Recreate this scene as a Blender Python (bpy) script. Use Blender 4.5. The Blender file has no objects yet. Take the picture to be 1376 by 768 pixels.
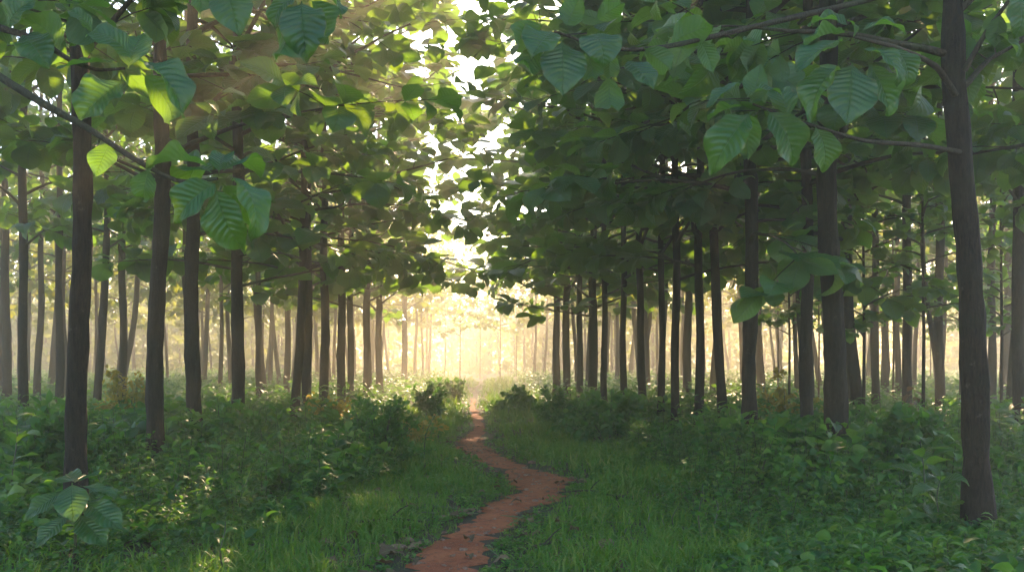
import bpy, math, random
import numpy as np
from mathutils import Vector, Matrix

rng = np.random.default_rng(11)
random.seed(5)
SC = bpy.context.scene
COL = SC.collection
F = 1338.0            # photo pixels per unit tangent
CX, CY = 645.0, 490.0 # where the horizon and the path's axis meet
EYE = 1.6

def P(px, py, d):
    return np.array(((px - CX) / F * d, d, EYE + (CY - py) / F * d))

# ------------------------------------------------------------------ terrain
PATH = [(2.0, -1.25, .36), (5.0, -.86, .34), (7.0, -.48, .31), (8.2, -.26, .27), (9.3, -.07, .23), (10.4, .16, .24), (11.4, .42, .26), (12.4, .72, .30), (13.2, .86, .42), (14.0, .80, .40), (15.0, .56, .30),
        (16.2, .26, .26), (17.6, .0, .26), (19.5, -.2, .34), (22.0, -.14, .18), (25.0, .0, .13), (29.0, -.1, .15), (36.0, -.3, .08), (48.0, -.2, .08), (70.0, 0.0, .05)]
_pd, _px, _pw = (np.array([p[i] for p in PATH]) for i in range(3))
def path_x(y): return np.interp(y, _pd, _px)
def path_w(y): return np.interp(y, _pd, _pw)

def height(x, y):
    x = np.asarray(x, float); y = np.asarray(y, float)
    h = .05 * np.sin(x * .55 + 1.3) * np.cos(y * .43) + .035 * np.sin(x * 1.3 + y * .8) + .03 * np.cos(y * 1.1 - x * .6 + .5)
    far = np.clip((np.abs(x - path_x(y)) - .3) / 2.5, 0, 1)
    h = h * (.35 + .65 * far) + .09 * far
    h = h + .45 * np.clip((y - 22) / 60, 0, 1)
    return h
def hz(x, y): return float(height(x, y))

# ------------------------------------------------------------------ mesh helpers
class Acc:
    def __init__(s): s.V = []; s.Fc = []; s.A = []; s.M = []; s.n = 0
    def add(s, V, Fq, A=None, mat=0):
        V = np.asarray(V, np.float32).reshape(-1, 3); Fq = np.asarray(Fq, np.int32).reshape(-1, 4)
        s.V.append(V); s.Fc.append(Fq + s.n); s.M.append(np.full(len(Fq), mat, np.int32))
        s.A.append(np.zeros((len(V), 3), np.float32) if A is None else np.asarray(A, np.float32).reshape(-1, 3))
        s.n += len(V)
    def mesh(s, name, mats):
        V = np.concatenate(s.V); Q = np.concatenate(s.Fc); A = np.concatenate(s.A); M = np.concatenate(s.M)
        me = bpy.data.meshes.new(name)
        me.vertices.add(len(V)); me.vertices.foreach_set('co', V.ravel())
        me.loops.add(len(Q) * 4); me.loops.foreach_set('vertex_index', Q.ravel())
        me.polygons.add(len(Q)); me.polygons.foreach_set('loop_start', np.arange(0, len(Q) * 4, 4, dtype=np.int32))
        me.polygons.foreach_set('use_smooth', np.ones(len(Q), bool))
        for m in mats: me.materials.append(m)
        me.polygons.foreach_set('material_index', M)
        at = me.attributes.new('leafco', 'FLOAT_VECTOR', 'POINT'); at.data.foreach_set('vector', A.ravel())
        me.update(calc_edges=True)
        return me

def link(name, me, parent=None, loc=None, label=None, cat=None, group=None, kind=None):
    o = bpy.data.objects.new(name, me); COL.objects.link(o)
    if parent is not None: o.parent = parent
    if loc is not None: o.location = loc
    tag(o, label, cat, group, kind)
    return o
def tag(o, label=None, cat=None, group=None, kind=None):
    if label: o['label'] = label
    if cat: o['category'] = cat
    if group: o['group'] = group
    if kind: o['kind'] = kind

def nrm(v): return v / np.maximum(np.linalg.norm(v, axis=-1, keepdims=True), 1e-9)
def frame(L, N):
    L = nrm(L); N = nrm(N - (N * L).sum(-1, keepdims=True) * L)
    return np.cross(L, N), L, N

def leaf_proto(nu, nv, wide=.31, droop=.5, fold=.25, wave=.0, rib=.0, seed=0, tip=1.0, pet=.07):
    r = np.random.default_rng(seed); ph = r.uniform(0, 6.28)
    us = np.linspace(-1, 1, nu + 1); vs = np.linspace(0, 1, nv + 1)
    U, Vv = np.meshgrid(us, vs)
    t = np.clip((Vv - pet) / (1 - pet), 0, 1)
    w = wide * np.sin(np.pi * np.clip(t, 0, 1) ** .94) ** .85
    w = w * (1 - .30 * tip * np.clip((t - .70) / .30, 0, 1)) + .012 * (1 - t)
    w = np.maximum(w, .006)
    x = U * w
    up = fold * np.abs(x) * np.clip(t * 3, 0, 1)
    up = up + wave * np.sin(t * 15 + ph + (U > 0) * 2.1) * np.abs(U) ** 2 * np.clip(t * 4, 0, 1)
    if rib: up = up - rib * np.cos(2 * np.pi * (t * 11 - np.abs(U) * 2.0)) * np.clip(np.abs(U) * 6, 0, 1) * (1 - np.abs(U) ** 4) * np.clip(t * 5, 0, 1)
    # bend along the length
    s = np.cumsum(np.full(nv + 1, 1.0 / nv)) - 1.0 / nv
    ang = droop * (s ** 1.3 * 1.6 - .25)
    yc = np.concatenate([[0], np.cumsum(np.cos(ang[:-1]) / nv)]); zc = np.concatenate([[0], np.cumsum(-np.sin(ang[:-1]) / nv)])
    Y = yc[:, None] + up * np.sin(ang)[:, None]; Z = zc[:, None] + up * np.cos(ang)[:, None]
    V = np.stack([x, Y + 0 * x, Z + 0 * x], -1).reshape(-1, 3)
    i = np.arange(nv)[:, None] * (nu + 1) + np.arange(nu)[None]
    Q = np.stack([i, i + 1, i + nu + 2, i + nu + 1], -1).reshape(-1, 4)
    return V, Q, np.stack([U, Vv], -1).reshape(-1, 2)

def place(acc, protos, pos, L, N, size, rnd, mat=0):
    """many leaves at once; protos are spread among them"""
    pos = np.asarray(pos, float); X, L, N = frame(np.asarray(L, float), np.asarray(N, float))
    size = np.asarray(size, float); rnd = np.asarray(rnd, float)
    k = len(protos); which = np.arange(len(pos)) % k
    for j, (V, Q, UV) in enumerate(protos):
        m = which == j
        if not m.any(): continue
        s = size[m][:, None, None]
        W = pos[m][:, None] + s * (X[m][:, None] * V[None, :, 0:1] + L[m][:, None] * V[None, :, 1:2] + N[m][:, None] * V[None, :, 2:3])
        n = m.sum(); nvv = len(V)
        QQ = Q[None] + (np.arange(n) * nvv)[:, None, None]
        A = np.concatenate([np.broadcast_to(UV[None], (n, nvv, 2)), np.broadcast_to(rnd[m][:, None, None], (n, nvv, 1))], -1)
        acc.add(W, QQ, A, mat)

def tube(acc, pts, rad, sides=8, mat=0, rough=0, seed=0, flare=0):
    pts = np.asarray(pts, float); n = len(pts); rad = np.asarray(rad, float)
    T = np.gradient(pts, axis=0); T = nrm(T)
    ref = np.where(np.abs(T[:, 2:3]) > .8, np.array([[1., 0, 0]]), np.array([[0, 0, 1.]]))
    ref[:] = ref[0]
    A = nrm(np.cross(T, ref)); B = np.cross(T, A)
    th = np.linspace(0, 2 * np.pi, sides, endpoint=False)
    R = rad[:, None] * np.ones((n, sides))
    if rough:
        r = np.random.default_rng(seed)
        R = R * (1 + rough * r.normal(size=(n, sides)) + rough * 1.3 * np.sin(th * 3 + r.uniform(0, 6))[None] + rough * np.sin(th * 7 + r.uniform(0, 6))[None]
                 + rough * 1.2 * r.normal(size=(n, 1)))
    if flare:
        zz = np.clip(pts[:, 2:3], 0, None)
        R = R * (1 + flare * np.exp(-zz / .22) * np.maximum(0, np.sin(th * 2 + seed) + .6 * np.sin(th * 5 + seed * 1.7))[None])
        for k in range(5):      # knots and branch scars
            kz = np.random.default_rng(seed * 7 + k).uniform(.6, 4.5); ka = np.random.default_rng(seed * 11 + k).uniform(0, 6.28)
            dth = np.abs((th - ka + np.pi) % (2 * np.pi) - np.pi)
            R = R * (1 + .22 * np.exp(-((pts[:, 2:3] - kz) / .12) ** 2) * np.exp(-(dth / .5) ** 2)[None])
    V = pts[:, None] + R[..., None] * (np.cos(th)[None, :, None] * A[:, None] + np.sin(th)[None, :, None] * B[:, None])
    i = np.arange(n - 1)[:, None] * sides; j = np.arange(sides)[None]; j2 = (j + 1) % sides
    Q = np.stack([i + j, i + j2, i + sides + j2, i + sides + j], -1).reshape(-1, 4)
    acc.add(V, Q, None, mat)

# ------------------------------------------------------------------ materials
def newmat(name):
    m = bpy.data.materials.new(name); m.use_nodes = True
    nt = m.node_tree; nt.nodes.clear()
    out = nt.nodes.new('ShaderNodeOutputMaterial')
    return m, nt, out
class NT:
    def __init__(s, nt): s.nt = nt
    def n(s, t, **kw):
        nd = s.nt.nodes.new(t)
        for k, v in kw.items(): setattr(nd, k, v)
        return nd
    def l(s, a, b): s.nt.links.new(a, b)
    def math(s, op, a, b=None, c=None):
        nd = s.n('ShaderNodeMath', operation=op)
        for i, v in enumerate((a, b, c)):
            if v is None: continue
            if isinstance(v, (int, float)): nd.inputs[i].default_value = v
            else: s.l(v, nd.inputs[i])
        return nd.outputs[0]
    def mix(s, f, a, b):
        nd = s.n('ShaderNodeMix', data_type='RGBA')
        for sock, v in ((nd.inputs[0], f), (nd.inputs[6], a), (nd.inputs[7], b)):
            if isinstance(v, (int, float)): sock.default_value = v
            elif isinstance(v, tuple): sock.default_value = (*v, 1)
            else: s.l(v, sock)
        return nd.outputs[2]
    def ramp(s, f, stops):
        nd = s.n('ShaderNodeValToRGB'); e = nd.color_ramp.elements
        while len(e) < len(stops): e.new(.5)
        for el, (p, c) in zip(e, stops): el.position = p; el.color = (*c, 1)
        s.l(f, nd.inputs[0]); return nd.outputs[0]
    def noise(s, vec, scale, detail=4, rough=.6):
        nd = s.n('ShaderNodeTexNoise'); nd.inputs['Scale'].default_value = scale; nd.inputs['Detail'].default_value = detail; nd.inputs['Roughness'].default_value = rough
        if vec is not None: s.l(vec, nd.inputs['Vector'])
        return nd.outputs[0]

def leaf_mat(name, tops, back, trans, tfrac=.4, rough=.42, veins=11.0, bump=.35, spec=.45):
    m, nt, out = newmat(name); g = NT(nt)
    at = g.n('ShaderNodeAttribute', attribute_name='leafco')
    sep = g.n('ShaderNodeSeparateXYZ'); g.l(at.outputs['Vector'], sep.inputs[0])
    u, v, r = sep.outputs
    oi = g.n('ShaderNodeObjectInfo')
    geo = g.n('ShaderNodeNewGeometry')
    rr = g.math('ADD', g.math('MULTIPLY', r, .86), g.math('MULTIPLY', oi.outputs['Random'], .12))
    col = g.ramp(rr, tops)
    blotch = g.noise(geo.outputs['Position'], 14, 3)
    au = g.math('ABSOLUTE', u)
    wob = g.math('MULTIPLY', g.noise(geo.outputs['Position'], 11, 2), .9)
    t = g.math('FRACT', g.math('ADD', wob, g.math('SUBTRACT', g.math('MULTIPLY', v, veins), g.math('MULTIPLY', au, 2.0))))
    vein = g.math('ABSOLUTE', g.math('SUBTRACT', t, .5))          # .5 at a vein, 0 between
    vline = g.math('MULTIPLY', g.math('MAXIMUM', g.math('SUBTRACT', vein, .41), 0.0), 11.0)
    mid = g.math('MAXIMUM', g.math('SUBTRACT', 1.0, g.math('MULTIPLY', au, 16.0)), 0.0)
    vv = g.math('MINIMUM', g.math('ADD', g.math('MULTIPLY', vline, .55), mid), 1.0)
    col = g.mix(g.math('MULTIPLY', vv, .6), col, (.17, .27, .10))
    dark = g.mix(g.math('MULTIPLY', g.math('SUBTRACT', blotch, .35), .9), col, (.012, .035, .012))
    spots = g.noise(geo.outputs['Position'], 38, 3)
    dark = g.mix(g.ramp(spots, [(.69, (0, 0, 0)), (.73, (.8, .8, .8))]), dark, (.14, .085, .03))
    edge = g.math('MULTIPLY', g.math('GREATER_THAN', g.math('ADD', au, g.math('MULTIPLY', spots, .5)), 1.2), g.math('GREATER_THAN', blotch, .5))
    dark = g.mix(g.math('MULTIPLY', edge, .8), dark, (.12, .075, .03))
    front = dark
    backc = g.mix(.45, dark, back)
    c = g.mix(geo.outputs['Backfacing'], front, backc)
    pb = g.n('ShaderNodeBsdfPrincipled')
    g.l(c, pb.inputs['Base Color'])
    rg = g.math('ADD', g.math('MULTIPLY', geo.outputs['Backfacing'], .25), rough)
    g.l(rg, pb.inputs['Roughness']); pb.inputs['Specular IOR Level'].default_value = spec
    h = g.math('SUBTRACT', 1.0, g.math('ADD', g.math('MULTIPLY', vein, 1.2), mid))
    if bump:
        bp = g.n('ShaderNodeBump'); bp.inputs['Strength'].default_value = bump; bp.inputs['Distance'].default_value = .012
        g.l(h, bp.inputs['Height']); g.l(bp.outputs[0], pb.inputs['Normal'])
    tr = g.n('ShaderNodeBsdfTranslucent')
    tc = g.mix(g.math('MULTIPLY', vv, .6), g.mix(r, trans, (trans[0] * 1.25, trans[1] * .9, trans[2] * .6)), (trans[0] * .35, trans[1] * .4, trans[2] * .4))
    g.l(tc, tr.inputs['Color'])
    mx = g.n('ShaderNodeMixShader'); mx.inputs[0].default_value = tfrac
    g.l(pb.outputs[0], mx.inputs[1]); g.l(tr.outputs[0], mx.inputs[2]); g.l(mx.outputs[0], out.inputs['Surface'])
    return m

GREENS = [(0.0, (.009, .050, .026)), (.35, (.024, .094, .034)), (.62, (.045, .135, .036)), (.86, (.080, .170, .032)), (.97, (.16, .20, .03)), (1.0, (.30, .20, .03))]
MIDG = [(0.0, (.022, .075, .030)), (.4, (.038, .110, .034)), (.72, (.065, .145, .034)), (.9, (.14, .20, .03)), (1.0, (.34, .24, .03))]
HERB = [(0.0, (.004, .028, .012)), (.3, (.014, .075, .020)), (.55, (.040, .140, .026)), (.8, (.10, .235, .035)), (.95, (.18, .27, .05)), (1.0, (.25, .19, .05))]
MAT_LEAF = leaf_mat('teak_leaf', GREENS, (.05, .105, .045), (.24, .50, .03), .42, rough=.32, spec=.55, bump=.8)
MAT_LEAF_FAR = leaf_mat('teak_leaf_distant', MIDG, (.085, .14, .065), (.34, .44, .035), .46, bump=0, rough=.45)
MAT_HERB = leaf_mat('herb_leaf', HERB, (.06, .13, .04), (.16, .42, .03), .42, rough=.46, veins=7, bump=.2, spec=.35)
MAT_SUN_GOLD = leaf_mat('sun_painted_leaf', [(0, (.07, .12, .02)), (.5, (.20, .19, .025)), (1, (.36, .26, .03))], (.24, .2, .05), (.55, .45, .05), .45, veins=7, bump=0)  # gold of the sunlight put into the leaf colour
MAT_GRASS = leaf_mat('grass_blade', [(0, (.018, .085, .012)), (.4, (.060, .170, .020)), (.75, (.15, .24, .030)), (1, (.34, .29, .10))], (.06, .14, .02), (.20, .42, .03), .4, rough=.5, veins=1, bump=0, spec=.25)
MAT_DRY = leaf_mat('dry_leaf', [(0, (.055, .028, .014)), (.5, (.11, .060, .028)), (1, (.22, .14, .075))], (.15, .10, .06), (.2, .1, .03), .12, rough=.7, veins=10)

def bark_mat(name, c0, c1, moss):
    m, nt, out = newmat(name); g = NT(nt)
    tc = g.n('ShaderNodeTexCoord'); mp = g.n('ShaderNodeMapping'); mp.inputs['Scale'].default_value = (1, 1, .16)
    g.l(tc.outputs['Object'], mp.inputs[0])
    oi = g.n('ShaderNodeObjectInfo')
    fis = g.noise(mp.outputs[0], 60, 6, .65)
    pl = g.noise(tc.outputs['Object'], 22, 4, .6)
    pat = g.noise(tc.outputs['Object'], 2.6, 5, .6)
    col = g.mix(g.ramp(fis, [(.35, (0, 0, 0)), (.66, (1, 1, 1))]), c0, c1)
    col = g.mix(g.math('MULTIPLY', g.ramp(pl, [(.5, (0, 0, 0)), (.75, (1, 1, 1))]), .5), col, (.02, .014, .009))
    mo = g.math('MULTIPLY', g.ramp(pat, [(.5, (0, 0, 0)), (.68, (1, 1, 1))]), .55)
    col = g.mix(mo, col, moss)
    col = g.mix(g.math('MULTIPLY', oi.outputs['Random'], .35), col, (.022, .016, .010))
    li = g.noise(tc.outputs['Object'], 9.0, 6, .7)
    col = g.mix(g.math('MULTIPLY', g.ramp(li, [(.62, (0, 0, 0)), (.68, (1, 1, 1))]), .6), col, (.09, .08, .055))
    pb = g.n('ShaderNodeBsdfPrincipled'); g.l(col, pb.inputs['Base Color']); pb.inputs['Roughness'].default_value = .88; pb.inputs['Specular IOR Level'].default_value = .25
    bp = g.n('ShaderNodeBump'); bp.inputs['Strength'].default_value = .9; bp.inputs['Distance'].default_value = .03
    g.l(g.math('ADD', fis, g.math('MULTIPLY', pl, .5)), bp.inputs['Height']); g.l(bp.outputs[0], pb.inputs['Normal'])
    g.l(pb.outputs[0], out.inputs['Surface']); return m
MAT_BARK = bark_mat('teak_bark', (.005, .0035, .0025), (.036, .023, .014), (.022, .024, .011))
MAT_TWIG = bark_mat('twig_bark', (.035, .026, .016), (.085, .066, .04), (.06, .08, .035))

def stem_mat():
    m, nt, out = newmat('green_stem'); g = NT(nt)
    geo = g.n('ShaderNodeNewGeometry'); c = g.ramp(g.noise(geo.outputs['Position'], 9), [(.3, (.03, .05, .015)), (.7, (.07, .07, .03))])
    pb = g.n('ShaderNodeBsdfPrincipled'); g.l(c, pb.inputs['Base Color']); pb.inputs['Roughness'].default_value = .6
    g.l(pb.outputs[0], out.inputs['Surface']); return m
MAT_STEM = stem_mat()

def ground_mat():
    m, nt, out = newmat('forest_soil'); g = NT(nt)
    geo = g.n('ShaderNodeNewGeometry'); p = geo.outputs['Position']
    a = g.noise(p, .9, 6, .65); b = g.noise(p, 9, 6, .7); c = g.noise(p, 45, 4, .7)
    col = g.mix(g.ramp(a, [(.4, (0, 0, 0)), (.62, (1, 1, 1))]), (.055, .032, .017), (.030, .045, .014))
    col = g.mix(g.ramp(b, [(.45, (0, 0, 0)), (.7, (1, 1, 1))]), col, (.085, .048, .025))
    col = g.mix(g.math('MULTIPLY', c, .6), col, (.02, .017, .009))
    pb = g.n('ShaderNodeBsdfPrincipled'); g.l(col, pb.inputs['Base Color']); pb.inputs['Roughness'].default_value = .95
    bp = g.n('ShaderNodeBump'); bp.inputs['Strength'].default_value = .8; bp.inputs['Distance'].default_value = .05
    g.l(g.math('ADD', b, g.math('MULTIPLY', c, .5)), bp.inputs['Height']); g.l(bp.outputs[0], pb.inputs['Normal'])
    g.l(pb.outputs[0], out.inputs['Surface']); return m
def path_mat():
    m, nt, out = newmat('red_laterite_dirt'); g = NT(nt)
    geo = g.n('ShaderNodeNewGeometry'); p = geo.outputs['Position']
    a = g.noise(p, 2.2, 5, .6); b = g.noise(p, 14, 6, .7); c = g.noise(p, 90, 4, .7)
    col = g.mix(g.ramp(a, [(.35, (0, 0, 0)), (.65, (1, 1, 1))]), (.25, .060, .020), (.37, .110, .040))
    col = g.mix(g.ramp(b, [(.48, (0, 0, 0)), (.72, (1, 1, 1))]), col, (.12, .036, .018))
    col = g.mix(g.ramp(c, [(.56, (0, 0, 0)), (.72, (1, 1, 1))]), col, (.42, .22, .13))
    pb = g.n('ShaderNodeBsdfPrincipled'); g.l(col, pb.inputs['Base Color']); pb.inputs['Roughness'].default_value = .9; pb.inputs['Specular IOR Level'].default_value = .3
    bp = g.n('ShaderNodeBump'); bp.inputs['Strength'].default_value = .8; bp.inputs['Distance'].default_value = .03
    g.l(g.math('ADD', b, g.math('MULTIPLY', c, .4)), bp.inputs['Height']); g.l(bp.outputs[0], pb.inputs['Normal'])
    g.l(pb.outputs[0], out.inputs['Surface']); return m

# ------------------------------------------------------------------ ground and path
def axis(lo, hi, fine_lo, fine_hi, st, grow=1.16):
    a = list(np.arange(fine_lo, fine_hi + 1e-6, st)); s = st
    while a[-1] < hi: s *= grow; a.append(a[-1] + s)
    a[-1] = hi; s = st; b = []
    x = fine_lo
    while x > lo: s *= grow; x -= s; b.append(x)
    if b: b[-1] = lo
    return np.array(b[::-1] + a)
gx = axis(-390, 390, -6, 6, .25); gy = axis(-60, 420, 3, 30, .25)
GX, GY = np.meshgrid(gx, gy); GZ = height(GX, GY)
a = Acc(); nx = len(gx); i = np.arange(len(gy) - 1)[:, None] * nx + np.arange(nx - 1)[None]
a.add(np.stack([GX, GY, GZ], -1), np.stack([i, i + 1, i + nx + 1, i + nx], -1))
link('ground', a.mesh('ground', [ground_mat()]), kind='structure')
a = Acc(); ys = np.arange(2.0, 42, .12); nc = 13; rows = []
e1 = np.cumsum(rng.normal(size=len(ys))) ; e1 -= np.convolve(e1, np.ones(25) / 25, 'same')
e2 = np.cumsum(rng.normal(size=len(ys))) ; e2 -= np.convolve(e2, np.ones(25) / 25, 'same')
L_ = path_x(ys) - path_w(ys) * (1 + .16 * e1 + .2 * rng.normal(size=len(ys))); R_ = path_x(ys) + path_w(ys) * (1 + .16 * e2 + .2 * rng.normal(size=len(ys)))
tt = np.linspace(0, 1, nc)[None]
X = L_[:, None] * (1 - tt) + R_[:, None] * tt; Y = np.repeat(ys[:, None], nc, 1)
edge = 1 - (2 * tt - 1) ** 4
Z = height(X, Y) + .006 + edge * (.006 + .006 * np.abs(rng.normal(size=X.shape)))
i = np.arange(len(ys) - 1)[:, None] * nc + np.arange(nc - 1)[None]
a.add(np.stack([X, Y, Z], -1), np.stack([i, i + 1, i + nc + 1, i + nc], -1))
link('dirt_path', a.mesh('dirt_path', [path_mat()]), kind='structure')

# ------------------------------------------------------------------ leaves and trees
HERO = [leaf_proto(16, 66, .31, (.25, .8, 1.2, .5, 1.0)[k], (.2, .42, .15, .5, .3)[k], (.03, .05, .04, .06, .035)[k], .010, k) for k in range(5)]
NEAR = [leaf_proto(4, 7, .29 + .02 * k, .3 + .2 * k, .25, .02, 0, k) for k in range(5)]
MID = [leaf_proto(2, 4, .29 + .02 * k, .3 + .2 * k, .25, 0, 0, k) for k in range(5)]
FARP = [leaf_proto(2, 2, .31 + .02 * k, .3 + .25 * k, .2, 0, 0, k) for k in range(3)]

def gen_crown(seed, H, z0, R, twigs, protos, lod, leafmul=1.0, size=(.24, .42), dens=1.0, top=0):
    """limb polylines and a leaf accumulator, in the frame of a straight trunk on the z axis"""
    r = np.random.default_rng(seed)
    limbs, tws = [], []
    pos, LL, NN = [], [], []
    z = z0; az = r.uniform(0, 6.28)
    while z < H - .3:
        f = (z - z0) / (H - z0)
        prof = (.70 + .8 * f) if f < .45 else 1.065 - 1.15 * (f - .45) ** 1.3
        Ln = R * max(.3, prof) * r.uniform(.7, 1.12)
        az += 2.4 + r.normal() * .35
        el = math.radians(r.uniform(8, 40) + 22 * f)
        n = 8; pts = [np.array([0., 0, z])]; aa = az; ee = el
        for k in range(n):
            d = np.array([math.cos(aa) * math.cos(ee), math.sin(aa) * math.cos(ee), math.sin(ee)])
            pts.append(pts[-1] + d * Ln / n); aa += r.normal() * .13; ee -= .075 + r.normal() * .07
        pts = np.array(pts); limbs.append((pts, .012 + .011 * Ln))
        tips = []
        for k in range(twigs + (top if z > 6.5 else 0)):  # top: extra high twigs added to block sun from the near air
            t = r.uniform(.22, .95); q = t * n; i0 = min(int(q), n - 1); b = pts[i0] + (pts[i0 + 1] - pts[i0]) * (q - i0)
            base = nrm(pts[i0 + 1] - pts[i0]); side = r.choice((-1, 1)) * math.radians(r.uniform(30, 75))
            c, s = math.cos(side), math.sin(side)
            d = np.array([base[0] * c - base[1] * s, base[0] * s + base[1] * c, base[2] + r.uniform(-.25, .35)]); d = nrm(d)
            tl = Ln * r.uniform(.16, .36); e = b + d * tl + np.array([0, 0, -.06 * tl])
            tws.append((b, e)); tips.append((b, e))
        tips.append((pts[-3], pts[-1]))
        for b, e in tips:
            d = nrm(e - b); tl = np.linalg.norm(e - b)
            side = nrm(np.cross(d, [0, 0, 1.])); upv = np.cross(side, d)
            rot = r.uniform(0, 6.28)
            for pi, back in enumerate((0.0, .12, .3, .55, .8)[:max(2, int(round(5 * leafmul)))]):
                for sg in (0, math.pi):
                    th = rot + pi * 1.57 + sg + r.normal() * .3
                    o = math.cos(th) * side + math.sin(th) * upv
                    L = nrm(d * (.75 - .25 * pi * .5) + o * .95 + np.array([0, 0, -.28 - .3 * r.random()]) + r.normal(size=3) * .15)
                    N = np.array([0, 0, 1.]) * .8 + d * .25 - o * .1 + r.normal(size=3) * .28
                    pos.append(e - d * tl * back); LL.append(L); NN.append(N)
        z += r.uniform(.24, .42) / dens
    pos, LL, NN = map(np.array, (pos, LL, NN))
    sz = r.uniform(*size, size=len(pos)); rd = np.clip(r.beta(1.6, 2.4, size=len(pos)), 0, 1)
    return limbs, tws, (pos, LL, NN, sz, rd)

def crown_mesh(seed, H, z0, R, twigs, protos, mat, lod, **kw):
    limbs, tws, lv = gen_crown(seed, H, z0, R, twigs, protos, lod, **kw)
    acc = Acc(); place(acc, protos, *lv)
    la = Acc()
    for pts, r0 in limbs:
        tube(la, pts, np.linspace(r0, .006, len(pts)), 6 if lod < 2 else 4)
    for b, e in tws:
        tube(la, np.array([b, (b + e) / 2 + [0, 0, .02], e]), np.array([.008, .006, .004]), 4 if lod < 2 else 3)
    return acc.mesh('crown', [mat]), la.mesh('branches', [MAT_TWIG]), len(lv[0])

VAR = {0: [], 1: [], 2: [], 3: [], 4: []}
for k in range(4):
    VAR[0].append(crown_mesh(100 + k, 14.5, 3.55 + .15 * k, 3.2, 5, NEAR, MAT_LEAF, 0, leafmul=.6, dens=.95, top=1, size=(.24, .48)))
for k in range(4):          # inner rows along the path
    VAR[1].append(crown_mesh(200 + k, 11.5, 3.2 + .2 * k, 3.1, 4, MID, MAT_LEAF, 1, leafmul=.6, size=(.26, .50)))
for k in range(4):
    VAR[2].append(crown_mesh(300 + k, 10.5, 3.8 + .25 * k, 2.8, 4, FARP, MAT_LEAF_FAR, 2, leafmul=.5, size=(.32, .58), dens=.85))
for k in range(4):          # tall trees of the front part, unseen tops thickened to shade the air
    VAR[4].append(crown_mesh(500 + k, 14.0, 3.2 + .2 * k, 3.1, 4, MID, MAT_LEAF, 1, leafmul=.6, top=1, size=(.26, .50)))
for k in range(4):          # crowded rows deeper in: narrow crowns
    VAR[3].append(crown_mesh(400 + k, 12.0, 4.0 + .3 * k, 2.3, 4, MID, MAT_LEAF, 1, leafmul=.5, size=(.26, .48), dens=.95))

GRP_L, GRP_R = 'teak trees planted left of the path', 'teak trees planted right of the path'
used_xy = []
def trunk_mesh(seed, diam, H, lean, bow, sides, rough):
    """lean: x,y offset of the crown axis from the base; bow: sideways sag"""
    r = np.random.default_rng(seed); n = int(34 if rough else 14)
    z = np.linspace(-.15, H, n * 2 if sides > 9 else n)
    s = np.clip(z / 4.2, 0, 1); e = s * s * (3 - 2 * s)
    x = lean[0] * e + bow * np.sin(np.pi * np.clip(z / 5.5, 0, 1)) + .02 * np.sin(z * 1.7 + r.uniform(0, 6)); y = lean[1] * e + .02 * np.sin(z * 1.3 + r.uniform(0, 6))
    rad = diam / 2 * (1.0 - .62 * np.clip(z / H, 0, 1)) * (1 + .35 * np.exp(-np.clip(z, 0, None) / .22))
    acc = Acc(); tube(acc, np.stack([x, y, z], -1), rad, sides, 0, rough, seed, .5 if rough else 0)
    return acc.mesh('trunk', [MAT_BARK])

tree_no = 0
def tree(x, y, diam, label, group, lean=(0., 0.), bow=0., lod=None, scale=None, H=14.0, var=None, wide=None):
    global tree_no
    tree_no += 1; r = np.random.default_rng(1000 + tree_no)
    d = math.hypot(x, y)
    if lod is None: lod = 0 if d < 17 else 1 if d < 40 else 2
    e = link('teak_tree', None, loc=(x, y, hz(x, y)), label=label, cat='tree', group=group)
    sc = scale or r.uniform(.92, 1.08)
    link('trunk', trunk_mesh(tree_no, diam, (14.2 if y < 24 else 11.2 if lod == 1 else 10.2) * sc, lean, bow, 14 if lod == 0 else 9 if lod == 1 else 7, (.045, .03, 0)[lod]), e)
    v = VAR[(3 if abs(x) > 7 else 4 if y < 24 else 1) if lod == 1 else lod][var if var is not None else int(r.integers(len(VAR[lod])))]
    rz = r.uniform(0, 6.28)
    wd = wide if wide else ((1.45 if y < 25 else 1.62) if abs(x) < 5.2 and 12 < y < 38 else 1.0)
    for nm, me in (('crown', v[0]), ('branches', v[1])):
        c = link(nm, me, e, loc=(lean[0], lean[1], 0)); c.rotation_euler = (0, 0, rz); c.scale = (sc * wd, sc * wd, sc)
    used_xy.append((x, y))
    return e

def px_tree(px, py, d, w, label, lean_px=0, **kw):
    """px: column of the base in the photo, d: metres away, w: width in photo pixels"""
    x = (px - CX) / F * d
    return tree(x, d, .93 * w / F * d, label, GRP_L if x < 0 else GRP_R, lean=(lean_px / F * d, 0.), **kw)

# --- trees one can tell apart
t_l1 = px_tree(103, 0, 8.6, 31, 'thick dark trunk nearest the left edge, rising behind the big-leaved sapling', 6)
px_tree(207, 0, 13.2, 25, 'second dark trunk from the left edge, right of the thick nearest trunk', 10)
px_tree(259, 0, 16.2, 22, 'third dark trunk from the left, just right of the second dark trunk')
px_tree(319, 0, 18.6, 20, 'straight dark trunk fourth from the left, with a knot and small side twig')
px_tree(396, 0, 21.8, 14, 'slim trunk leaning right and touching the straight trunk beside it', 12)
px_tree(413, 0, 22.6, 15, 'straight trunk close against the slim leaning trunk, left of the round shrub')
px_tree(436, 0, 25.2, 15, 'trunk just right of the touching pair, standing above the sunlit golden leaves')
px_tree(459, 0, 28.0, 14, 'trunk directly behind the left side of the round shrub')
px_tree(471, 0, 32.0, 11, 'thin hazy trunk rising behind the middle of the round shrub')
px_tree(493, 0, 35.0, 13, 'hazy trunk above the top of the round shrub')
px_tree(509, 0, 38.5, 11, 'hazy thin trunk just right of the trunk above the round shrub')
px_tree(31, 0, 19.5, 15, 'dark trunk close to the left edge, behind the front row')
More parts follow.
